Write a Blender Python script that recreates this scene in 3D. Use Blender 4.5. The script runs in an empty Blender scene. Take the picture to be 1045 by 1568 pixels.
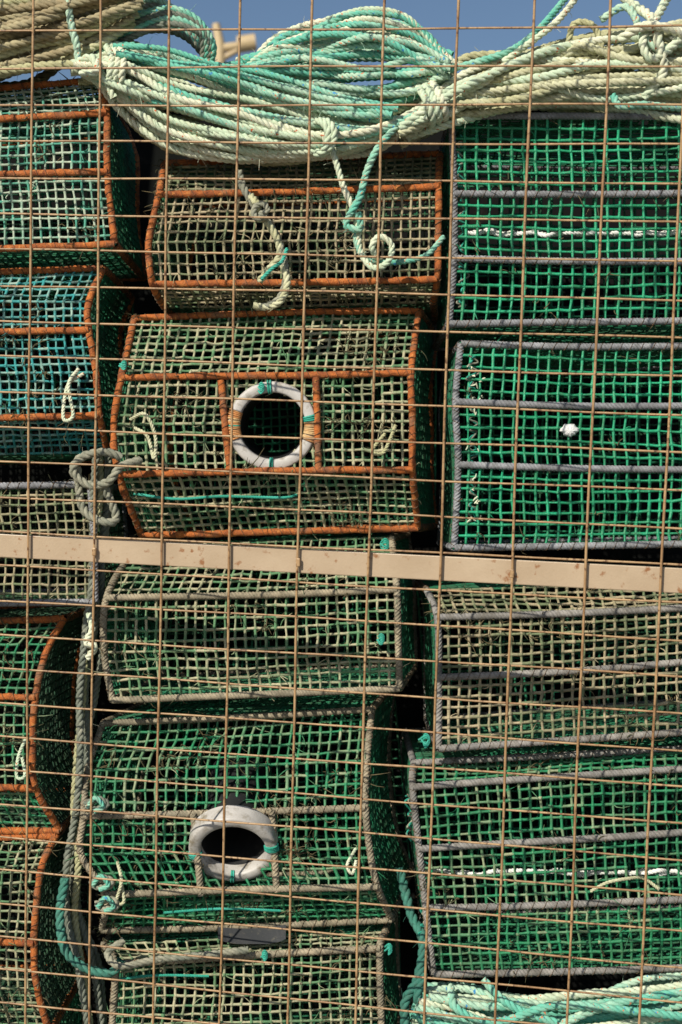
import bpy, math, random
import numpy as np
from mathutils import Vector
random.seed(7); rng=np.random.default_rng(11)
S=0.001; D=2.5; Z0=1.35
scene=bpy.context.scene
def W(px,py,y=0.0):
    k=(D+y)/D*S
    return np.array([(px-522.5)*k, y, Z0+(784-py)*k])

# ---------------------------------------------------------------- mesh builder
class MB:
    def __init__(s): s.v=[];s.f=[];s.c=[];s.n=0
    def add(s,v,f,c):
        v=np.asarray(v,float).reshape(-1,3); f=np.asarray(f,int).reshape(-1,4)
        s.v.append(v); s.f.append(f+s.n)
        c=np.asarray(c,float)
        if c.ndim==0: c=np.full(len(v),float(c))
        s.c.append(c); s.n+=len(v)
    def obj(s,name,mat,parent=None,smooth=True):
        if not s.v: return None
        v=np.concatenate(s.v);f=np.concatenate(s.f);c=np.concatenate(s.c)
        me=bpy.data.meshes.new(name)
        me.vertices.add(len(v)); me.vertices.foreach_set("co",v.ravel().astype(np.float32))
        me.loops.add(f.size); me.loops.foreach_set("vertex_index",f.ravel().astype(np.int32))
        me.polygons.add(len(f)); me.polygons.foreach_set("loop_start",np.arange(0,f.size,4,dtype=np.int32))
        me.update(calc_edges=True); me.validate()
        me.polygons.foreach_set("use_smooth",np.full(len(me.polygons),smooth))
        a=me.attributes.new("Col",'FLOAT_COLOR','POINT')
        cc=np.stack([c,c,c,np.ones_like(c)],1); a.data.foreach_set("color",cc.ravel().astype(np.float32))
        o=bpy.data.objects.new(name,me); scene.collection.objects.link(o)
        me.materials.append(mat)
        if parent: o.parent=parent
        return o
def empty(name):
    o=bpy.data.objects.new(name,None); scene.collection.objects.link(o); o.empty_display_size=0.05; return o
def nrm(a): return a/np.maximum(np.linalg.norm(a,axis=-1,keepdims=True),1e-9)
def smooth(P,n=10):
    P=np.asarray(P,float)
    if len(P)<3: return P
    Q=np.vstack([2*P[0]-P[1],P,2*P[-1]-P[-2]]); out=[]
    t=np.linspace(0,1,n,endpoint=False)[:,None]
    for i in range(1,len(Q)-2):
        a,b,c,d=Q[i-1],Q[i],Q[i+1],Q[i+2]
        out.append(0.5*((2*b)+(-a+c)*t+(2*a-5*b+4*c-d)*t**2+(-a+3*b-3*c+d)*t**3))
    return np.vstack(out+[P[-1:]])
def resample(P,step):
    d=np.r_[0,np.cumsum(np.linalg.norm(np.diff(P,axis=0),axis=1))]
    n=max(3,int(d[-1]/step)+1); s=np.linspace(0,d[-1],n)
    return np.stack([np.interp(s,d,P[:,i]) for i in range(3)],1),s
def frames(P):
    T=nrm(np.gradient(P,axis=0)); N=np.zeros_like(P)
    r=np.array([.13,.98,.21]); 
    if abs(T[0]@nrm(r))>.9: r=np.array([1.,.1,.2])
    n=r-(r@T[0])*T[0]; n/=np.linalg.norm(n); N[0]=n
    for i in range(1,len(P)):
        n=n-(n@T[i])*T[i]; n/=np.linalg.norm(n)+1e-12; N[i]=n
    return N,np.cross(T,N)
def ringmesh(mb,C,N,B,r,k,col):
    m=len(C); a=np.arange(k)*2*np.pi/k
    r=np.broadcast_to(np.asarray(r,float),(m,))
    V=C[:,None,:]+r[:,None,None]*(np.cos(a)[None,:,None]*N[:,None,:]+np.sin(a)[None,:,None]*B[:,None,:])
    i=np.arange(m-1)[:,None]*k; j=np.arange(k)[None,:]; j2=(j+1)%k
    F=np.stack([i+j,i+j2,i+k+j2,i+k+j],-1).reshape(-1,4)
    mb.add(V,F,col)
def tube(mb,P,r,k=6,col=.5,step=None):
    P=np.asarray(P,float)
    if step: P,_=resample(P,step)
    N,B=frames(P); ringmesh(mb,P,N,B,r,k,col)
def rope(mb,ctrl,R=.007,pitch=.034,ns=3,col=.5,k=7,div=7,sm=True,off_=.45,sr=.58,hair=False):
    P=np.asarray(ctrl,float)
    if sm: P=smooth(P,12)
    P,s=resample(P,pitch/div); N,B=frames(P); ph=random.random()*6
    for q in range(ns):
        a=(2*np.pi*q/ns+ph+2*np.pi*s/pitch)[:,None]
        off=np.cos(a)*N+np.sin(a)*B
        ringmesh(mb,P+off*R*off_,N,B,R*sr*(1+.06*np.sin(s*90+ph)),k,np.clip(col+(q-1)*.08,0,1))
    if hair:
        for _ in range(int(s[-1]/.035)):
            i=rng.integers(0,len(P)); a=rng.uniform(0,6.28); o=N[i]*math.cos(a)+B[i]*math.sin(a); st=P[i]+o*R*.9
            d=o+rng.normal(0,.8,3); l=rng.uniform(.003,.009)
            tube(mb,np.array([st,st+d*l*.5,st+d*l+rng.normal(0,.0015,3)]),[.0004,.00035,.0002],3,col)
def segs(mb,A,B,r,kn,k,col,mid=True):
    n=len(A)
    if n==0: return
    d=nrm(B-A); ref=np.tile(np.array([.17,.93,.31]),(n,1))
    par=np.abs((d*nrm(ref)).sum(1))>.93; ref[par]=[1,.1,.2]
    N=nrm(np.cross(d,ref)); M=np.cross(d,N)
    ts=[0,.5,1] if mid else [0,1]; rs=[kn,1,kn] if mid else [1,1]
    a=np.arange(k)*2*np.pi/k
    circ=np.cos(a)[None,:,None]*N[:,None,:]+np.sin(a)[None,:,None]*M[:,None,:]
    jr=(r*(1+rng.normal(0,.13,n)))[:,None,None]
    V=np.stack([(A+(B-A)*t)[:,None,:]+circ*jr*q for t,q in zip(ts,rs)],1)
    m=len(ts); base=(np.arange(n)*m*k)[:,None,None]; i=np.arange(m-1)[None,:,None]*k; j=np.arange(k)[None,None,:]; j2=(j+1)%k
    F=np.stack([base+i+j,base+i+j2,base+i+k+j2,base+i+k+j],-1).reshape(-1,4)
    mb.add(V,F,np.repeat(np.asarray(col),m*k))
CUBE=np.array([[x,y,z] for x in(-1,1) for y in(-1,1) for z in(-1,1)],float)/1.5
CF=np.array([[0,1,3,2],[4,6,7,5],[0,4,5,1],[2,3,7,6],[0,2,6,4],[1,5,7,3]])
def blobs(mb,C,r,col,sd=.2):
    n=len(C); 
    if n==0:return
    s=r*(1+rng.normal(0,sd,(n,1,3))); V=C[:,None,:]+CUBE[None]*s
    F=(np.arange(n)*8)[:,None,None]+CF[None]
    mb.add(V,F.reshape(-1,4),np.repeat(col,8))
def box(mb,c,h,ax=None,col=.5):
    ax=np.eye(3) if ax is None else ax
    V=np.array([[x,y,z] for x in(-1,1) for y in(-1,1) for z in(-1,1)],float)*np.array(h)
    mb.add(np.asarray(c)+V@ax,CF,col)

# ---------------------------------------------------------------- materials
def ntree(name):
    m=bpy.data.materials.new(name); m.use_nodes=True; t=m.node_tree
    return m,t,t.nodes["Principled BSDF"]
def noise(t,co,scale,detail=4,rough=.6):
    n=t.nodes.new("ShaderNodeTexNoise"); n.inputs["Scale"].default_value=scale; n.inputs["Detail"].default_value=detail; n.inputs["Roughness"].default_value=rough
    t.links.new(co,n.inputs["Vector"]); return n.outputs["Fac"]
def ramp(t,f,a,b):
    n=t.nodes.new("ShaderNodeMapRange"); n.inputs[1].default_value=a; n.inputs[2].default_value=b
    t.links.new(f,n.inputs[0]); return n.outputs[0]
def math_(t,op,a,b):
    n=t.nodes.new("ShaderNodeMath"); n.operation=op
    for i,x in enumerate((a,b)):
        if isinstance(x,(int,float)): n.inputs[i].default_value=x
        else: t.links.new(x,n.inputs[i])
    return n.outputs[0]
def mix(t,f,a,b):
    n=t.nodes.new("ShaderNodeMix"); n.data_type='RGBA'
    def s(i,x):
        if isinstance(x,tuple): n.inputs[i].default_value=(*x,1)
        elif isinstance(x,(int,float)): n.inputs[i].default_value=x
        else: t.links.new(x,n.inputs[i])
    s(0,f); s(6,a); s(7,b); return n.outputs[2]
def bump(t,p,f,st,dist):
    n=t.nodes.new("ShaderNodeBump"); n.inputs["Strength"].default_value=st; n.inputs["Distance"].default_value=dist
    t.links.new(f,n.inputs["Height"]); t.links.new(n.outputs[0],p.inputs["Normal"])
def co(t): return t.nodes.new("ShaderNodeTexCoord").outputs["Object"]
def fiber(name,c1,c2,c3,ps=9,lo=.4,hi=.6,dirt=.7,fleck=None,rough=.8,fleck2=None,spec=.5,patch=0,av=.4):
    m,t,p=ntree(name); v=co(t)
    at=t.nodes.new("ShaderNodeAttribute"); at.attribute_name="Col"
    f=math_(t,'ADD',noise(t,v,ps),math_(t,'MULTIPLY',math_(t,'SUBTRACT',at.outputs["Fac"],.5),av))
    c=mix(t,ramp(t,f,lo,hi),c1,c2)
    if patch: c=mix(t,math_(t,'MULTIPLY',ramp(t,noise(t,v,13,5),.47,.62),patch),c,c3)
    c=mix(t,math_(t,'MULTIPLY',ramp(t,noise(t,v,90,5),.46,.66),dirt),c,c3)
    c=mix(t,math_(t,'MULTIPLY',ramp(t,noise(t,v,420,2),.4,.7),.3),c,mix(t,.5,c,(0.01,.01,.008)))
    if fleck: c=mix(t,ramp(t,noise(t,v,170,1),.69,.73),c,fleck)
    if fleck2: c=mix(t,ramp(t,noise(t,v,131,1),.70,.73),c,fleck2)
    t.links.new(c,p.inputs["Base Color"]); p.inputs["Roughness"].default_value=rough
    p.inputs["Specular IOR Level"].default_value=spec
    bump(t,p,noise(t,v,600,3),.5,.0015); return m
def rustmat(name):
    m,t,p=ntree(name); v=co(t)
    c=mix(t,ramp(t,noise(t,v,45,6,.7),.42,.64),(0.50,0.14,.026),(0.20,.055,.018))
    c=mix(t,ramp(t,noise(t,v,120,5,.7),.55,.67),c,(0.64,.26,.065))
    c=mix(t,math_(t,'MULTIPLY',ramp(t,noise(t,v,16,5),.55,.68),.75),c,(0.17,.11,.07))
    t.links.new(c,p.inputs["Base Color"]); p.inputs["Roughness"].default_value=.8
    bump(t,p,noise(t,v,260,6,.7),1,.003); return m
RUST=rustmat("rusted_steel")
NETS={
 'green':fiber("netting_green",(.007,.23,.10),(.015,.37,.18),(.04,.13,.055),dirt=.45,rough=.42,patch=.25),
 'greentan':fiber("netting_green_dirty",(.012,.22,.09),(.33,.37,.22),(.05,.11,.05),ps=7,lo=.50,hi=.72,dirt=.5,rough=.55,patch=.4),
 'tan':fiber("netting_tan",(.47,.44,.28),(.11,.26,.12),(.065,.11,.05),ps=9,lo=.44,hi=.61,dirt=.55,patch=.5,av=.6),
 'brown':fiber("netting_brown",(.43,.36,.225),(.16,.21,.105),(.085,.09,.05),ps=9,lo=.43,hi=.63,dirt=.6,patch=.55,av=.6),
 'pale':fiber("netting_pale_teal",(.48,.56,.43),(.08,.35,.25),(.09,.16,.10),ps=9,lo=.43,hi=.63,dirt=.45,patch=.35,av=.6),
 'teal':fiber("netting_teal",(.03,.31,.31),(.34,.50,.42),(.07,.16,.13),ps=8,lo=.47,hi=.67,patch=.35,av=.6),
 'deep':fiber("netting_deep_green_shaded",(.02,.07,.04),(.03,.10,.05),(.045,.045,.025)),  # darkest inner net, shade inside the trap put into its colour
 'inner':fiber("netting_inner_green_shaded",(.005,.14,.065),(.012,.20,.095),(.04,.06,.03),patch=.5),  # green kept dark so the trap interior looks shaded
 'innerb':fiber("netting_inner_brown_shaded",(.05,.10,.045),(.01,.14,.06),(.08,.07,.04),patch=.5),  # interior shade is mixed into this colour too
 'lace':fiber("lacing_brown",(.16,.09,.045),(.10,.065,.035),(.05,.04,.02),ps=20),
 'weed':fiber("dried_seaweed",(.13,.10,.045),(.07,.075,.035),(.03,.03,.015),ps=20),
}
WRAPG=fiber("wrapping_grey",(.32,.33,.35),(.21,.215,.235),(.10,.10,.095),ps=24,dirt=.65,patch=.4)
WRAPGB=fiber("wrapping_grey_brown",(.33,.31,.285),(.21,.205,.20),(.10,.09,.07),ps=24,dirt=.65,patch=.4)
WRAPT=fiber("wrapping_tan",(.42,.355,.245),(.26,.23,.165),(.12,.105,.07),ps=20,dirt=.65,patch=.4)
ROPES={
 'cream':fiber("rope_cream",(.74,.74,.56),(.54,.66,.48),(.38,.37,.24),ps=10,dirt=.45,fleck=(.55,.14,.05)),
 'aqua':fiber("rope_aqua",(.13,.48,.36),(.46,.63,.48),(.17,.34,.24),ps=8,dirt=.5,fleck=(.6,.18,.08),fleck2=(.05,.25,.5)),
 'olive':fiber("rope_olive",(.46,.45,.25),(.58,.58,.39),(.22,.21,.11),ps=10,dirt=.6),
 'brown':fiber("rope_brown",(.31,.25,.14),(.42,.37,.22),(.13,.12,.07),ps=10,dirt=.6),
 'old':fiber("rope_weathered",(.18,.20,.16),(.33,.32,.24),(.08,.10,.07),ps=14,dirt=.6),
 'deepteal':fiber("rope_dark_teal",(.03,.16,.12),(.06,.24,.18),(.04,.08,.06),ps=14,dirt=.6),
 'white':fiber("twine_white",(.80,.80,.76),(.6,.64,.55),(.3,.3,.2),ps=20,dirt=.3),
 'turq':fiber("twine_turquoise",(.02,.33,.23),(.05,.42,.32),(.05,.2,.15),ps=20,dirt=.4),
 'orange':fiber("twine_orange",(.58,.25,.08),(.62,.42,.20),(.28,.17,.08),ps=40,dirt=.5),
}
def simple(name,a,b,c,rough=.5,s1=20,s2=90,lo=.58,hi=.68,spec=.5):
    m,t,p=ntree(name); v=co(t)
    k=mix(t,ramp(t,noise(t,v,s1,5),.4,.65),a,b); k=mix(t,ramp(t,noise(t,v,s2,5),lo,hi),k,c)
    t.links.new(k,p.inputs["Base Color"]); p.inputs["Roughness"].default_value=rough; p.inputs["Specular IOR Level"].default_value=spec
    bump(t,p,noise(t,v,300,4),.3,.001); return m
PVC=simple("weathered_pvc",(.52,.50,.475),(.40,.38,.355),(.22,.19,.14),.5,28,55,.52,.70)
HOLESHADE=simple("ring_hole_shade",(.012,.013,.014),(.01,.01,.011),(.03,.03,.026),.6)  # near-black colour standing in for shade inside the entrance rings
PLATE=simple("plastic_plate",(.035,.038,.042),(.05,.05,.052),(.09,.085,.07),.5)
WIRE=simple("rusty_wire",(.42,.27,.135),(.25,.135,.06),(.11,.05,.022),.45,25,130,.54,.66)
BAR=simple("painted_steel",(.46,.355,.245),(.40,.30,.20),(.26,.12,.05),.4,12,60,.60,.68)
SHELL=simple("white_shell",(.75,.76,.75),(.6,.6,.6),(.5,.5,.48),.4)

# ---------------------------------------------------------------- netting + traps
def net(mb,top,bot,nv,r,k=5,mid=True,sag=.004,hole=None,amp=1.0,drop=.005,kn=1.25,pitch=.015):
    nu=len(top)-1
    t=np.linspace(0,1,nv+1)[:,None,None]
    G=top[None]*(1-t)+bot[None]*t
    v=np.linspace(0,1,nv+1)[:,None]; u=np.linspace(0,1,nu+1)[None,:]
    w=np.sin(np.pi*np.clip(v,0,1))**.5*np.minimum(1,np.minimum(u,1-u)*8)
    du=nrm(top[-1]-top[0]); dv=nrm(bot[nu//2]-top[nu//2]); nn=np.cross(du,dv)
    def lf(a):
        o=0
        for _ in range(4):
            o=o+np.sin(rng.uniform(2,9)*u+rng.uniform(1,6)*v+rng.uniform(0,6))
        return a*o/2.2
    o1=(lf(.14*pitch*amp)+rng.normal(0,.04*pitch,(nv+1,nu+1)))*w
    o2=(lf(.14*pitch*amp)+rng.normal(0,.04*pitch,(nv+1,nu+1)))*w
    o3=(lf(.003*amp)+rng.normal(0,.0007,(nv+1,nu+1))+sag*np.sin(np.pi*u))*w
    G=G+o1[...,None]*du+o2[...,None]*dv+o3[...,None]*nn*(1 if nn[1]>0 else -1)
    A=np.concatenate([G[:,:-1].reshape(-1,3),G[:-1].reshape(-1,3)]); B=np.concatenate([G[:,1:].reshape(-1,3),G[1:].reshape(-1,3)])
    keep=rng.random(len(A))>drop
    if hole is not None:
        hc,hr=hole; M=(A+B)/2; dd=np.hypot(M[:,0]-hc[0],M[:,2]-hc[2]); keep&=dd>hr
    A=A[keep];B=B[keep]
    cs=np.clip(.5+rng.normal(0,.2,len(A)),0,1)
    segs(mb,A,B,r,kn,k,cs,mid)
    if mid:
        C=G.reshape(-1,3)
        if hole is not None:
            C=C[np.hypot(C[:,0]-hole[0][0],C[:,2]-hole[0][2])>hole[1]]
        blobs(mb,C+rng.normal(0,.0003,C.shape),r*1.55,np.clip(.55+rng.normal(0,.2,len(C)),0,1))
    return G
def barcurve(b,n,seed):
    L=W(b[0],b[1],b[4]);R=W(b[2],b[3],b[4]); u=np.linspace(0,1,n)[:,None]
    rs=random.Random(seed); P=L*(1-u)+R*u
    P[:,2:3]+=(rs.uniform(-.003,.002)*np.sin(np.pi*u)+rs.uniform(-.001,.001)*np.sin(2*np.pi*u+rs.random()*3))
    P[:,1:2]+=rs.uniform(-.004,.004)*np.sin(np.pi*u); return P
def rod(fr,lace,P,style,r=None):
    P,_=resample(np.asarray(P,float),.01)
    if style=='rust':
        r=r or .0054
        P=P+rng.normal(0,.00035,P.shape)
        N,B=frames(P); ringmesh(fr,P,N,B,r*(1+rng.normal(0,.07,len(P))),10,.5)
        Q,s=resample(P,.0022); N,B=frames(Q); a=(s*2*np.pi/.0155+np.sin(s*60)*.8)[:,None]
        ringmesh(lace,Q+(np.cos(a)*N+np.sin(a)*B)*(r+.0004),N,B,.0011,4,.5)
    else:
        r=r or .0054
        N,B=frames(P); ringmesh(fr,P,N,B,r*.9,10,.4)
        rope(fr,P,r,.026+random.random()*.006,5,random.uniform(.3,.7),5,14,sm=False,off_=.78,sr=.30)
        if random.random()<.8:
            Q,s=resample(P,.0025); N,B=frames(Q); a=(-s*2*np.pi/.017+np.sin(s*40))[:,None]
            ringmesh(lace,Q+(np.cos(a)*N+np.sin(a)*B)*(r+.0005),N,B,.0008,4,.5)
TC=[0]
def trap(bars,style='rust',net_f='tan',net_b='inner',pitch=15,rn=.0021,depth=.36,bx=0,ring=None,wrap=None,detail=True,whisk=60):
    root=empty("lobster_trap"); TC[0]+=1; sd=TC[0]*31
    p=pitch*S; fr=MB();lc=MB();fn=MB();bn=MB();wd_=MB()
    wd=abs(bars[len(bars)//2][2]-bars[len(bars)//2][0]); nu=max(4,round(wd/pitch))
    curves=[barcurve(b,nu+1,sd+i) for i,b in enumerate(bars)]
    hole=None
    if ring: hole=(W(ring[0],ring[1],0),(ring[2]+ring[3])/2*S*.93)
    for i in range(len(bars)-1):
        h=np.linalg.norm(curves[i][nu//2]-curves[i+1][nu//2]); nv=max(2,round(h/p))
        G=net(fn,curves[i],curves[i+1],nv,rn,5,detail,hole=hole,pitch=p)
        if detail:
            cl=[(rng.integers(0,nv+1),rng.integers(0,nu+1)) for _ in range(5)]
            for q in range(whisk):
                weed=False
                if q%2: a=G[rng.integers(0,nv+1),rng.integers(0,nu+1)]
                else:
                    ci,cj=cl[rng.integers(0,5)]; a=G[int(np.clip(ci+rng.normal(0,1.0),0,nv)),int(np.clip(cj+rng.normal(0,1.6),0,nu))]; weed=True
                if hole is not None and np.hypot(a[0]-hole[0][0],a[2]-hole[0][2])<hole[1]: continue
                for _ in range(3 if weed else 1):
                    d=rng.normal(0,1,3); d[1]=-abs(d[1])*.6; l=rng.uniform(.003,.011)
                    e=rng.normal(0,.4,3); a2=a+rng.normal(0,.003,3) if weed else a
                    tube(wd_ if weed else fn,np.array([a2,a2+d*l*.4,a2+(d+e)*l*.7,a2+(d+e*2.5)*l*.9]),[.0010,.0009,.0007,.0003],4,rng.random())
    B=np.array([bx*S,depth,0.])
    ct,cb=curves[0],curves[-1]
    def rows(h): return max(2,round(h/p))
    net(bn,ct,ct+B,rows(depth),rn*.95,4,False,pitch=p); net(bn,cb,cb+B,rows(depth),rn*.95,4,False,pitch=p)
    cb2=cb+B; ct2=ct+B
    net(bn,ct2,cb2,rows(np.linalg.norm(ct2[0]-cb2[0])),rn,4,False,pitch=p)
    for side in (0,-1):
        H=np.array([c[side] for c in curves]); Hs=smooth(H,6)
        Hn,_=resample(Hs,p)
        net(bn,Hn,Hn+B,rows(depth),rn,4,False,pitch=p)
        rod(fr,lc,Hs,style)
        rod(fr,lc,Hs+B,style)
        for c in (H[0],H[-1]): rod(fr,lc,np.array([c,c+B*.5,c+B]),style)
    for b,c in zip(bars,curves):
        if len(b)<6 or b[5]: rod(fr,lc,c+np.array([0,-.003,0]),style)
    rod(fr,lc,ct2,style); rod(fr,lc,cb2,style)
    fr.obj("frame",RUST if style=='rust' else (wrap or WRAPG),root)
    lc.obj("lacing_twine",NETS['lace'],root); wd_.obj("seaweed_tufts",NETS['weed'],root)
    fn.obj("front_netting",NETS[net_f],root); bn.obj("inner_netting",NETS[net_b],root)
    if ring:
        cx,cy,ro,ri,tilt,rods=ring; c=W(cx,cy,-.006 if tilt<.2 else -.012); ro*=S; ri*=S
        ca,sa=math.cos(tilt),math.sin(tilt)
        def rot(v):
            v=np.asarray(v,float); return np.stack([v[...,0],v[...,1]*ca-v[...,2]*sa,v[...,1]*sa+v[...,2]*ca],-1)+c
        def lathe(prof,mat,nm):
            mb=MB(); n=64; a=np.arange(n)*2*np.pi/n
            V=np.array([[[r*math.cos(x),y,r*math.sin(x)] for x in a] for r,y in prof])
            m=len(prof); i=np.arange(m-1)[:,None]*n; j=np.arange(n)[None,:]
            F=np.stack([i+j,i+n+j,i+n+(j+1)%n,i+(j+1)%n],-1); mb.add(rot(V),F,.5); mb.obj(nm,mat,root)
        bk=.03
        lathe([(ro,bk),(ro,.004),(ro-.0012,.001),(ro-.003,0),((ro+ri)/2,-.001),(ri+.003,0),(ri+.001,.001),(ri,.004),(ri,.02)],PVC,"entrance_ring")
        lathe([(ri,.0195),(ri*.97,.05),(ri*.90,.17)],HOLESHADE,"entrance_shade_funnel")  # dark tube added so the ring opening looks shaded
        def lash(a0,wdt,mat,nm):
            mb=MB(); m=max(2,int(wdt/.003)); rc=(ro+ri)/2; hw=(ro-ri)/2+.0012
            for q in range(m):
                a=a0+(q-m/2)*.003/rc+rng.normal(0,.006); th=np.linspace(0,2*np.pi,15)
                rr=rc+hw*np.cos(th); yy=.004+.0065*np.sin(th)
                tube(mb,rot(np.stack([rr*math.cos(a),yy,rr*math.sin(a)],-1)),.0016,5,rng.random())
            mb.obj(nm,mat,root)
        if tilt<.2:
            lash(math.pi,.045,ROPES['orange'],"lashing_orange"); lash(math.pi+.02,.007,ROPES['turq'],"lashing_turquoise")
            lash(-.12,.03,ROPES['orange'],"lashing_orange"); lash(.22,.010,ROPES['turq'],"lashing_turquoise")
            lash(math.pi/2+.1,.006,ROPES['turq'],"lashing_turquoise"); lash(-math.pi/2,.006,ROPES['turq'],"lashing_turquoise")
        else:
            lash(math.pi+.2,.01,ROPES['turq'],"lashing_turquoise"); lash(0.1,.012,ROPES['turq'],"lashing_turquoise"); lash(-1.6,.006,ROPES['turq'],"lashing_turquoise")
        vr=MB();vl=MB()
        for (x0,y0,x1,y1) in rods: rod(vr,vl,np.array([W(x0,y0,-.004),W((x0+x1)/2,(y0+y1)/2,-.006),W(x1,y1,-.004)]),style)
        vr.obj("ring_support_rods",RUST if style=='rust' else (wrap or WRAPG),root); vl.obj("rod_lacing",NETS['lace'],root)
    return root

# left column
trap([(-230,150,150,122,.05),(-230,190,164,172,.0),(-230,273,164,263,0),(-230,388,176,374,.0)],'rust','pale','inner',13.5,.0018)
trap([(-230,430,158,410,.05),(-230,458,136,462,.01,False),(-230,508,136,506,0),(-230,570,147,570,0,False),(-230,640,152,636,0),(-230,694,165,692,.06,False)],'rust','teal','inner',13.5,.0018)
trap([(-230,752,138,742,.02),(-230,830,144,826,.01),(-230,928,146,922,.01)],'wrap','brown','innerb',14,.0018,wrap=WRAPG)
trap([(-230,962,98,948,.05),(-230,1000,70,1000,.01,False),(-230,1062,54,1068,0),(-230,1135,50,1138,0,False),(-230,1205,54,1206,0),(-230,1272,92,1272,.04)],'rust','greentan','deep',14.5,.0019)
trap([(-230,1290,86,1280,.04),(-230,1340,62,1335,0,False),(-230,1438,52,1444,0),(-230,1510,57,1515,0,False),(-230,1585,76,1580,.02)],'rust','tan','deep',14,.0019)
# middle column
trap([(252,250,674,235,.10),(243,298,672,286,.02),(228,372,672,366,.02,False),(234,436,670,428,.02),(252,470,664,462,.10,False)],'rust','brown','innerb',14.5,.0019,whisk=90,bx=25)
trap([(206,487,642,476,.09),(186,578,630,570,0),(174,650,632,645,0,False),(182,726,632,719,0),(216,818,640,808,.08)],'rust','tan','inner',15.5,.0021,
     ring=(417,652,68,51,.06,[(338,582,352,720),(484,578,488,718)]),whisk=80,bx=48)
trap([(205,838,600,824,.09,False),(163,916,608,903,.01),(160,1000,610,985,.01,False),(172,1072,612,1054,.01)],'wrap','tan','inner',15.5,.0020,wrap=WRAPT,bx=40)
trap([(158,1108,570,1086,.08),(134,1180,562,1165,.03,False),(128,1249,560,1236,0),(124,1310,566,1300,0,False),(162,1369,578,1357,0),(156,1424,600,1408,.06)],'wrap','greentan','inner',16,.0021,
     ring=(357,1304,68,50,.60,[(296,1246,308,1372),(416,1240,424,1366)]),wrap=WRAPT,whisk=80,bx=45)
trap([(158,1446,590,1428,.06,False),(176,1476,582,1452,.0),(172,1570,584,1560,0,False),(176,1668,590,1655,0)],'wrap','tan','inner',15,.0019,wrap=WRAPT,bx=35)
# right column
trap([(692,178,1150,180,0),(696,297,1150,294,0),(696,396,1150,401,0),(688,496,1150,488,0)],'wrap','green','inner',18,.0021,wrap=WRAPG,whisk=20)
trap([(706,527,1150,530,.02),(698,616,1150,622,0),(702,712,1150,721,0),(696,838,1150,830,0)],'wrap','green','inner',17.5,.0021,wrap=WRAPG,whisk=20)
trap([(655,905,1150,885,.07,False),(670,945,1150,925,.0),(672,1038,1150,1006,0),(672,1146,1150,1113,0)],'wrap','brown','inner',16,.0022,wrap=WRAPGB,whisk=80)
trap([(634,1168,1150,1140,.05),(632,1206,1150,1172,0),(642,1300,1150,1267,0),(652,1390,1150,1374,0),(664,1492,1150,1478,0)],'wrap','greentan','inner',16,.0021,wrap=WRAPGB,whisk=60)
# lower rows down to the quay
for x0,x1,ya,yb in((-230,70,1600,1860),(176,590,1680,1900),(640,1150,1640,1880),(-230,80,1870,2125),(170,600,1910,2125),(640,1150,1890,2125)):
    trap([(x0,ya,x1,ya-6,0),(x0-4,(ya+yb)/2,x1+4,(ya+yb)/2,0),(x0,yb,x1,yb,0)],'wrap','tan','inner',24,.0024,detail=False,wrap=WRAPT)
# black plastic plate lying on the front of the lowest visible middle trap
mb=MB(); n=14; V=[]
for i in range(n+1):
    u=i/n; x=334+u*104
    zt=1420+4*math.sin(u*3.1)-4*u; zb=1446-8*(2*u-1)**4
    for (py,yy) in((zt,.030),(zb,.008),(zb,.012),(zt,.034)): V.append(W(x,py,yy))
F=[]
for i in range(n):
    a=i*4;b=a+4
    for q in range(4): F.append([a+q,a+(q+1)%4,b+(q+1)%4,b+q])
F+= [[0,1,2,3],[n*4,n*4+1,n*4+2,n*4+3]]
mb.add(V,F,.5); mb.obj("plastic_plate",PLATE,None,False)

# ---------------------------------------------------------------- ropes
def rp(kind_mb,pts,R=.007,col=None,y=None,pitch=None):
    P=[W(a[0],a[1],a[2] if len(a)>2 else (y or 0)) for a in pts]
    rope(kind_mb,P,R,pitch or R*5.2,3,random.uniform(.15,.85) if col is None else col,hair=R>.004)
def hank(mbs,top,bot,n,y0,bulge,R,jit=5,yj=.008):
    top=np.array(top,float);bot=np.array(bot,float)
    for i in range(n):
        t=(i+random.uniform(-.35,.35))/(n-1)
        c=top*(1-t)+bot*t
        c=c+rng.normal(0,jit,c.shape)
        y=y0-bulge*math.sin(math.pi*min(1,max(0,t)))+rng.normal(0,yj,len(c))
        rp(mbs[rng.integers(0,len(mbs))] if isinstance(mbs,list) else mbs,[(a,b,yy) for (a,b),yy in zip(c,y)],R*random.uniform(.9,1.08))
def group(name,spec):
    root=empty(name); d={}
    def get(k):
        if k not in d: d[k]=MB()
        return d[k]
    spec(get)
    for k,mb in d.items(): mb.obj("rope_"+k,ROPES[k],root)
    return root
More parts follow.
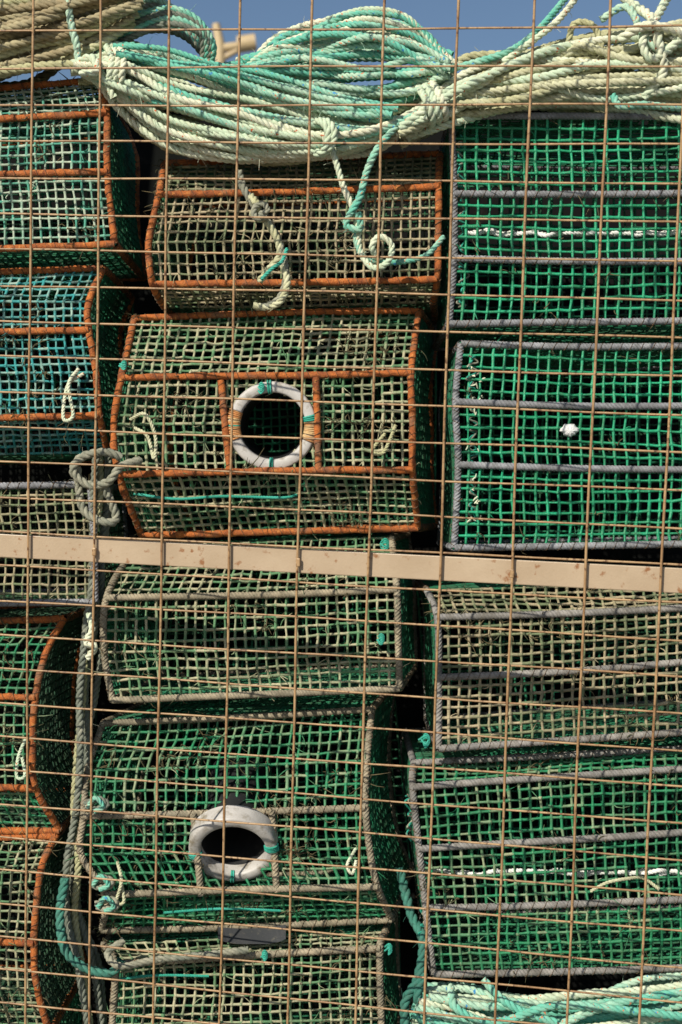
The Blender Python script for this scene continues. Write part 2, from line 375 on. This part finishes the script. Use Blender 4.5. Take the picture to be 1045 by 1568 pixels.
def A(g):
    T=[(118,98),(190,72),(290,98),(400,128),(500,165),(580,190),(650,178)]
    Bt=[(130,106),(185,165),(250,215),(340,238),(430,246),(540,226),(655,168)]
    hank([g('cream'),g('cream'),g('cream'),g('aqua')],T,Bt,18,-.01,.035,.0060,5,.010)
    hank([g('cream'),g('olive')],T,Bt,14,.022,.02,.0062,8)
    hank([g('olive')],T,Bt,10,.05,.02,.0065,8)
    hank([g('aqua')],[(175,70),(250,80),(330,100),(420,120),(520,150),(600,160)],[(190,90),(260,105),(340,125),(430,150),(520,175),(600,185)],6,-.045,.01,.0052,4)
    rp(g('cream'),[(475,196,-.03),(488,184,-.06),(503,200,-.07),(498,228,-.065),(484,236,-.05)],.0062)
    rp(g('cream'),[(485,196,-.03),(498,184,-.06),(512,202,-.07),(506,226,-.065),(492,236,-.05)],.0062)
    for k in range(3):
        rp(g('cream'),[(160+k*9,66,-.01),(172+k*9,88,-.055),(168+k*9,120,-.06),(176+k*9,150,-.02)],.0058)
group("rope_hank",A)
def Bf(g):
    T=[(380,100),(430,62),(500,36),(570,26),(640,48),(690,98)]
    Bt=[(330,120),(400,150),(480,172),(560,178),(630,160),(680,118)]
    hank([g('aqua'),g('aqua'),g('cream')],T,Bt,17,.02,.04,.0058,5,.010)
    hank([g('aqua')],T,Bt,14,.06,.02,.0062,7)
    hank([g('aqua'),g('cream')],T,Bt,9,.12,.0,.0068,7)
    rp(g('aqua'),[(480,45,.03),(540,22,.02),(610,24,.02),(650,50,.02),(680,82,.02)],.0055)
    rp(g('aqua'),[(420,70,.0),(500,52,-.02),(590,62,-.03),(650,100,-.02),(668,130,0)],.0055)
    rp(g('cream'),[(500,30,.03),(560,14,.02),(620,24,.02),(662,66,.02),(700,100,.02)],.005)
group("rope_coil",Bf)
def C(g):
    T=[(600,200),(660,158),(720,110),(810,84),(920,60),(1100,48)]
    Bt=[(622,206),(690,176),(760,168),(850,162),(950,170),(1100,178)]
    hank([g('olive'),g('olive'),g('cream')],T,Bt,15,.0,.04,.0066,6,.010)
    hank([g('olive')],T,Bt,13,.05,.02,.007,9)
    hank([g('olive')],T,Bt,10,.12,.0,.008,9)
    for k in range(3):
        rp(g('cream'),[(640+k*10,132+k*-4,.0),(652+k*10,150-k*4,-.055),(662+k*10,178-k*4,-.055),(660+k*10,200-k*5,-.01)],.0066)
    rp(g('cream'),[(612,196,-.05),(680,150,-.06),(790,96,-.05),(870,70,-.03),(960,60,0)],.0072)
    rp(g('olive'),[(700,160,-.05),(800,150,-.05),(900,112,-.04),(1000,60,-.03),(1090,20,0)],.007)
    rp(g('aqua'),[(690,106,0),(780,78,-.02),(830,40,0),(880,-20,.05)],.0058)
    rp(g('cream'),[(770,95,-.02),(845,40,-.02),(880,0,0),(900,-30,0)],.0055)
    rp(g('aqua'),[(920,30,-.02),(960,10,-.03),(985,50,-.05),(1010,75,-.05),(1060,60,-.03)],.0062)
    rp(g('cream'),[(935,-20,0),(975,10,-.02),(1000,30,-.05),(1010,70,-.06),(1016,110,-.05),(985,150,-.04)],.0078)
    rp(g('cream'),[(950,60,-.05),(985,40,-.07),(1030,45,-.06),(1090,70,-.03)],.0078)
    rp(g('cream'),[(1030,-20,0),(1010,20,-.04),(985,60,-.06),(1000,90,-.06),(1040,60,-.05),(1060,20,-.03)],.007)
    rp(g('aqua'),[(940,146,-.05),(950,162,-.06),(985,160,-.06),(1030,164,-.05),(1100,168,-.02)],.006)
    rp(g('olive'),[(860,100,-.02),(890,70,-.04),(960,90,-.05),(1060,98,-.04)],.0066)
    rp(g('olive'),[(870,70,-.01),(880,36,-.02),(910,40,-.03),(925,80,-.04)],.0055)
group("rope_coil",C)
def Dd(g):
    T=[(-140,10),(-60,-25),(40,-45),(150,-50),(250,-60)]
    Bt=[(-140,135),(-40,120),(50,108),(130,78),(200,30)]
    hank([g('brown'),g('brown'),g('olive')],T,Bt,16,.0,.04,.007,6,.010)
    hank([g('brown')],T,Bt,13,.06,.02,.0072,8); hank([g('brown')],T,Bt,10,.12,0,.008,8)
    for k in range(4):
        rp(g('old' if k%2 else 'aqua'),[(150,60+k*6,.02),(200,30+k*9,.0),(255,12+k*8,-.01),(300,28+k*6,-.01),(326-k*5,66,.0),(322-k*4,100,.02)],.0056)
    for k in range(6):
        rp(g('aqua' if k%2 else 'old'),[(130,90,.04),(180,60-k*8,.03),(240,45-k*9,.03),(290,60-k*4,.05),(330,110,.07)],.006)
    for k in range(14):
        rp(g('brown' if k%2 else 'old'),[(-60,114+k*1,.05+k*.008),(20,108-k*.6,.045+k*.008),(80,92-k*1.5,.05+k*.008),(140,66+k*.5,.05+k*.008),(300,112,.07+k*.008)],.0075)
    rp(g('aqua'),[(102,-30,-.04),(108,30,-.05),(118,70,-.05),(124,100,-.05),(160,112,-.05)],.0062)
    rp(g('cream'),[(112,98,-.05),(140,88,-.06),(150,108,-.07),(125,112,-.06),(160,120,-.05),(175,150,-.05)],.0068)
    rp(g('olive'),[(-60,118,-.02),(20,106,-.04),(70,100,-.05),(120,98,-.05)],.007)
group("rope_coil",Dd)
def knots(g):
    rp(g('old'),[(366,262,-.02),(372,285,-.03),(388,312,-.03),(402,330,-.04),(420,355,-.04),(432,385,-.05),(438,425,-.05),(430,455,-.05),(412,468,-.05),(392,470,-.04)],.0062)
    rp(g('olive'),[(385,300,-.04),(395,316,-.055),(386,330,-.05),(404,335,-.05),(424,365,-.05),(428,392,-.05),(412,412,-.05),(398,430,-.04)],.0058)
    rp(g('old'),[(398,328,-.06),(410,322,-.065),(404,312,-.06),(390,318,-.06),(392,334,-.065),(408,332,-.06)],.005)
    rp(g('turq'),[(400,428,-.06),(418,410,-.065),(432,400,-.065),(440,380,-.06)],.003)
    rp(g('olive'),[(430,395,-.05),(440,430,-.055),(432,458,-.06),(412,470,-.05),(388,468,-.05)],.0058)
    rp(g('cream'),[(492,200,-.05),(512,240,-.05),(526,285,-.05),(542,322,-.05),(548,350,-.05),(552,385,-.05),(572,410,-.06),(595,400,-.06),(600,375,-.06),(582,362,-.06),(570,378,-.06),(580,398,-.05)],.0052)
    rp(g('aqua'),[(610,190,-.05),(580,225,-.05),(562,262,-.05),(552,300,-.055),(538,325,-.06),(530,345,-.06),(552,350,-.06),(548,325,-.065)],.0058)
    rp(g('aqua'),[(553,340,-.05),(545,365,-.05),(560,395,-.05),(600,402,-.04),(650,392,-.03),(680,362,-.02)],.0044)
group("knotted_rope",knots)
def F_(g):
    for k in range(4):
        o=k*7-10
        c=[(160+o,690),(155+o,760),(152+o,840),(148+o,900),(140+o,960),(130+o,1060),(128+o,1150),(122+o,1240),(112+o,1320),(116+o,1400),(130+o,1480),(150+o,1600)]
        rp(g('old' if k!=1 else 'olive'),[(a+rng.normal(0,5),b,.015+k*.012+rng.normal(0,.005)) for a,b in c],.0062,.2)
    rp(g('old'),[(185,700,-.03),(160,692,-.04),(125,700,-.04),(112,722,-.04),(135,742,-.04),(165,738,-.05),(185,715,-.05),(215,705,-.03)],.007)
    rp(g('old'),[(118,715,-.03),(128,780,-.03),(165,800,-.04),(178,790,-.03),(160,745,-.04)],.0068)
    rp(g('cream'),[(137,940,-.03),(141,965,-.045),(130,985,-.045),(146,990,-.045),(134,1008,-.04)],.0056)
    rp(g('deepteal'),[(100,1345,.0),(92,1400,-.01),(100,1455,-.02),(130,1482,-.02),(170,1490,-.02),(185,1470,-.02)],.0075)
    rp(g('old'),[(190,1440,-.03),(165,1460,-.04),(185,1480,-.05),(240,1470,-.03),(320,1462,-.03),(380,1455,-.02)],.0060)
    for (x,y) in((150,1232),(158,1352),(166,1385)):
        rp(g('old'),[(x-18,y,-.02),(x,y-8,-.03),(x+14,y,-.03),(x,y+8,-.03),(x-16,y+3,-.02)],.006)
        rp(g('aqua'),[(x-16,y+4,-.03),(x-4,y-10,-.038),(x+8,y+4,-.036),(x-6,y+11,-.036)],.004)
group("mooring_rope",F_)
def E(g):
    T=[(655,1508),(720,1520),(800,1526),(900,1528),(1000,1512),(1150,1490)]
    Bt=[(640,1570),(700,1620),(790,1650),(900,1650),(1010,1630),(1150,1600)]
    hank([g('aqua'),g('aqua'),g('aqua'),g('cream')],T,Bt,12,-.01,.03,.0068,9,.012)
    hank([g('aqua')],T,Bt,11,.05,.0,.0075,9)
    rp(g('deepteal'),[(612,1330,.06),(630,1400,.03),(648,1440,.0),(640,1500,-.02),(620,1540,-.02),(628,1620,-.02)],.008)
    rp(g('deepteal'),[(690,1620,-.03),(660,1550,-.03),(640,1530,-.03),(650,1490,-.02)],.0078)
    rp(g('aqua'),[(740,1500,-.03),(775,1535,-.045),(830,1560,-.05),(930,1584,-.05)],.0066)
    rp(g('aqua'),[(820,1596,-.05),(890,1555,-.055),(980,1530,-.05),(1120,1510,-.03)],.007)
    rp(g('aqua'),[(690,1510,-.02),(700,1545,-.05),(760,1566,-.05),(850,1540,-.06),(960,1548,-.06),(1120,1566,-.04)],.0066)
group("rope_coil",E)
def tw(g):
    rp(g('olive'),[(200,642,-.01),(222,634,-.03),(238,668,-.03),(236,702,-.03),(226,668,-.02),(206,655,-.01)],.0030)
    rp(g('olive'),[(606,652,-.01),(598,672,-.03),(586,694,-.03),(570,690,-.03),(590,664,-.02)],.0030)
    rp(g('cream'),[(120,565,-.01),(105,590,-.03),(112,636,-.03),(97,640,-.03),(104,590,-.02),(128,572,-.01)],.0030)
    rp(g('olive'),[(180,1320,-.01),(186,1350,-.03),(178,1382,-.03),(190,1380,-.03),(184,1345,-.02)],.0028)
    rp(g('cream'),[(545,1300,-.01),(532,1325,-.03),(540,1338,-.03),(546,1318,-.02)],.0027)
    rp(g('cream'),[(40,1130,-.01),(28,1160,-.02),(26,1190,-.03),(38,1188,-.03),(34,1160,-.02)],.0028)
    rp(g('turq'),[(205,756,.025),(270,764,.02),(340,760,.02),(430,762,.02),(455,758,.025)],.0024)
    rp(g('turq'),[(430,1395,.025),(340,1392,.015),(250,1398,.015)],.0022)
    rp(g('turq'),[(180,1500,-.005),(240,1494,-.008),(320,1495,-.008)],.0022)
    for (x,y,s) in((652,1130,6),(590,830,5),(400,590,4),(584,975,4),(405,1460,4),(596,1450,4),(190,555,3)):
        for q in range(3):
            rp(g('turq'),[(x-s+rng.normal(0,2),y+q*3,-.01),(x,y-s+q*3,-.018),(x+s,y+q*3,-.016),(x,y+s*1.5+q*3,-.018),(x-s*.6+rng.normal(0,3),y+q*3+2,-.012)],.0016)
    rp(g('olive'),[(905,1365,-.01),(930,1352,-.02),(960,1346,-.02),(985,1345,-.01),(1010,1362,-.01)],.0028)
group("loose_twine",tw)
def wl(g):
    for (x0,x1,y) in((715,1150,357),(655,1150,1336)):
        for _ in range(2):
            rp(g('white'),[(x,y+rng.normal(0,2),.012+rng.normal(0,.005)) for x in np.linspace(x0,x1,26)],.0036)
    for (xa,ya,yb,w_) in((724,545,805,5),(652,1320,1480,4),(708,205,480,4),(628,1215,1290,4)):
        for q in range(2):
            P=[]
            for i,yy in enumerate(np.arange(ya,yb,8.)):
                P.append((xa+(w_ if i%2 else -w_)+rng.normal(0,3),yy+rng.normal(0,3),.004+(.006 if i%2 else -.004)))
            rp(g('turq' if q else 'old'),P,.0016)
group("bait_line",wl)
mb=MB()
for _ in range(16):
    cx,cy=rng.normal(727,6),rng.uniform(560,800)
    for q in range(2):
        a=W(cx+rng.normal(0,3),cy+rng.normal(0,3),-.003); d=rng.normal(0,1,3)*.0022
        tube(mb,np.array([a,a+d+[0,-.001,0],a+d*1.8+rng.normal(0,.001,3)]),[.0012,.0014,.0006],5,.5)
mb.obj("frayed_lashing",ROPES['cream'])
mb=MB(); n=18; c0=W(873,660,-.006); V=[c0+np.array([0,-.004,0])]
rad=[.0145*(1 if math.sin(i*2*math.pi/n)>-.2 else .75)*(1+.10*math.sin(i*2.4)) for i in range(n)]
for f_,yy in ((.45,-.0035),(.8,-.001),(1.,.003),(.9,.004)):
    for i in range(n):
        a=i*2*math.pi/n; V.append(c0+np.array([math.cos(a)*rad[i]*f_,yy+.0006*(i%2),math.sin(a)*rad[i]*f_*.8]))
mbF=[]
for k_ in range(3):
    for i in range(n): mbF.append([1+k_*n+i,1+(k_+1)*n+i,1+(k_+1)*n+(i+1)%n,1+k_*n+(i+1)%n])
for i in range(0,n,2): mbF.append([0,1+i,1+(i+1)%n,1+(i+2)%n])
mb.add(V,mbF,.5); mb.obj("scallop_shell",SHELL,None,False)

# ---------------------------------------------------------------- fence
e1=Vector((.983,-.182,-.0453)).normalized(); e2=Vector((.027,-.102,.995)); e2=(e2-e1*e2.dot(e1)).normalized(); nn=e1.cross(e2)
e1,e2,nn=[np.array(x) for x in(e1,e2,nn)]
O=W(565,864,-.24); cw=.0993; ch=.0503
fence=empty("wire_fence"); mb=MB(); wr=.00165
lo=-1.08; hi=1.15
for i in range(-12,13):
    s=np.linspace(lo,hi,90)[:,None]; P=O+e1*i*cw+e2*s+nn*wr*1.7
    P=P+e1*(np.sin(s*5+i*1.7)*.0008+np.sin(s*17+i)*.0005)
    tube(mb,P,wr*1.1*(1+rng.normal(0,.05,90)),8,.5)
for j in range(-23,24):
    s=np.linspace(-12*cw,12*cw,90)[:,None]; off=(j+.40)*ch
    if off<lo or off>hi: continue
    P=O+e1*s+e2*off+e2*(np.sin(s*6+j*2.1)*.0010+np.sin(s*19+j*1.3)*.0004)
    tube(mb,P,wr*.9*(1+rng.normal(0,.05,90)),8,.5)
mb.obj("wires",WIRE,fence)
mb=MB()
for i in range(-12,13):
    for j in range(-21,22):
        blobs(mb,np.array([O+e1*i*cw+e2*(j+.40)*ch+nn*wr]),.0020,np.array([.5]))
mb.obj("welds",WIRE,fence)
bm=MB(); ax=np.array([e1,e2,nn]); box(bm,O-nn*.006-e2*.001,(12.3*cw,.0172,.003),ax)
ob=bm.obj("rail",BAR,fence,False); bv=ob.modifiers.new("b",'BEVEL'); bv.width=.0015; bv.segments=2
bm=MB()
for i in range(-12,13):
    if i%3==2 or i==-4:
        box(bm,O+e1*(i*cw)-e2*.002+nn*.003,(.003,.006,.0022),ax)
ob=bm.obj("rail_clips",WIRE,fence,False); bv=ob.modifiers.new("b",'BEVEL'); bv.width=.0015; bv.segments=2
bm=MB()
for i in(-9.5,9.5):
    box(bm,O+e1*i*cw-nn*.03+e2*(.02),(.02,1.38,.02),ax)
bm.obj("posts",BAR,fence,False)

# ---------------------------------------------------------------- setting
m,t,p=ntree("quay_concrete"); v=co(t)
t.links.new(mix(t,ramp(t,noise(t,v,3,6),.35,.65),(.20,.19,.17),(.12,.115,.105)),p.inputs["Base Color"]); p.inputs["Roughness"].default_value=.9
bpy.ops.mesh.primitive_plane_add(size=600,location=(0,0,0)); g=bpy.context.object; g.name="ground"; g.data.materials.append(m)
wm=simple("shade_wall_black",(.010,.010,.010),(.008,.009,.008),(.016,.015,.013),1.0,4,30,spec=.05)  # near-black colour stands for the shade in gaps behind the traps
mb=MB(); wt=W(0,180,.6)[2]; box(mb,(0.0,.60,wt/2),(1.15,.05,wt/2)); box(mb,(0,.60,wt+.012),(1.17,.06,.012)); mb.obj("added_shade_wall",wm,None,False)  # added backing, blocks sky light from leaking through the nets
cm=simple("crane_paint",(.52,.40,.22),(.45,.34,.2),(.3,.2,.1),.5)
cr=empty("harbour_crane"); mb=MB(); yy=14.
def cyl(a,b,r0,r1): 
    a=np.array(a);b=np.array(b); tube(mb,np.array([a,a*.5+b*.5,b]),[r0,(r0+r1)/2,r1],16)
base=W(338,70,yy); cyl((base[0],yy,0),W(337,70,yy),.10,.055); cyl(W(337,70,yy),W(331,36,yy),.055,.04)
cyl(W(337,74,yy),W(392,66,yy),.045,.045); cyl(W(364,68,yy),W(392,64,yy),.085,.085); cyl(W(340,90,yy),W(372,72,yy),.03,.03)
mb.obj("mast_and_jib",cm,cr)

# ---------------------------------------------------------------- light, sky, camera
az=math.radians(33); el=math.radians(33)
s=Vector((-math.sin(az)*math.cos(el),-math.cos(az)*math.cos(el),math.sin(el)))
L=bpy.data.lights.new("sun",'SUN'); L.energy=5.0; L.angle=math.radians(.5); L.color=(1,.93,.80)
lo_=bpy.data.objects.new("sun",L); scene.collection.objects.link(lo_); lo_.rotation_euler=s.to_track_quat('Z','Y').to_euler(); lo_.location=(-3,-5,6)
w=bpy.data.worlds.new("World"); scene.world=w; w.use_nodes=True; nt=w.node_tree
sk=nt.nodes.new("ShaderNodeTexSky"); sk.sky_type='NISHITA'; sk.sun_disc=False; sk.sun_elevation=el; sk.sun_rotation=az+math.pi; sk.dust_density=1.0; sk.ozone_density=2.8; sk.air_density=1.0
nt.links.new(sk.outputs[0],nt.nodes["Background"].inputs[0]); nt.nodes["Background"].inputs[1].default_value=.08
cam=bpy.data.cameras.new("camera"); c=bpy.data.objects.new("camera",cam); scene.collection.objects.link(c); scene.camera=c
c.location=(0,-D,Z0); c.rotation_euler=(math.pi/2,0,0); cam.sensor_fit='HORIZONTAL'; cam.sensor_width=24; cam.lens=24*D/1.045
cam.clip_end=2000; cam.clip_start=.05; cam.dof.use_dof=True; cam.dof.focus_distance=2.44; cam.dof.aperture_fstop=7.1
scene.view_settings.view_transform='Standard'
print("TRAPS",TC[0])
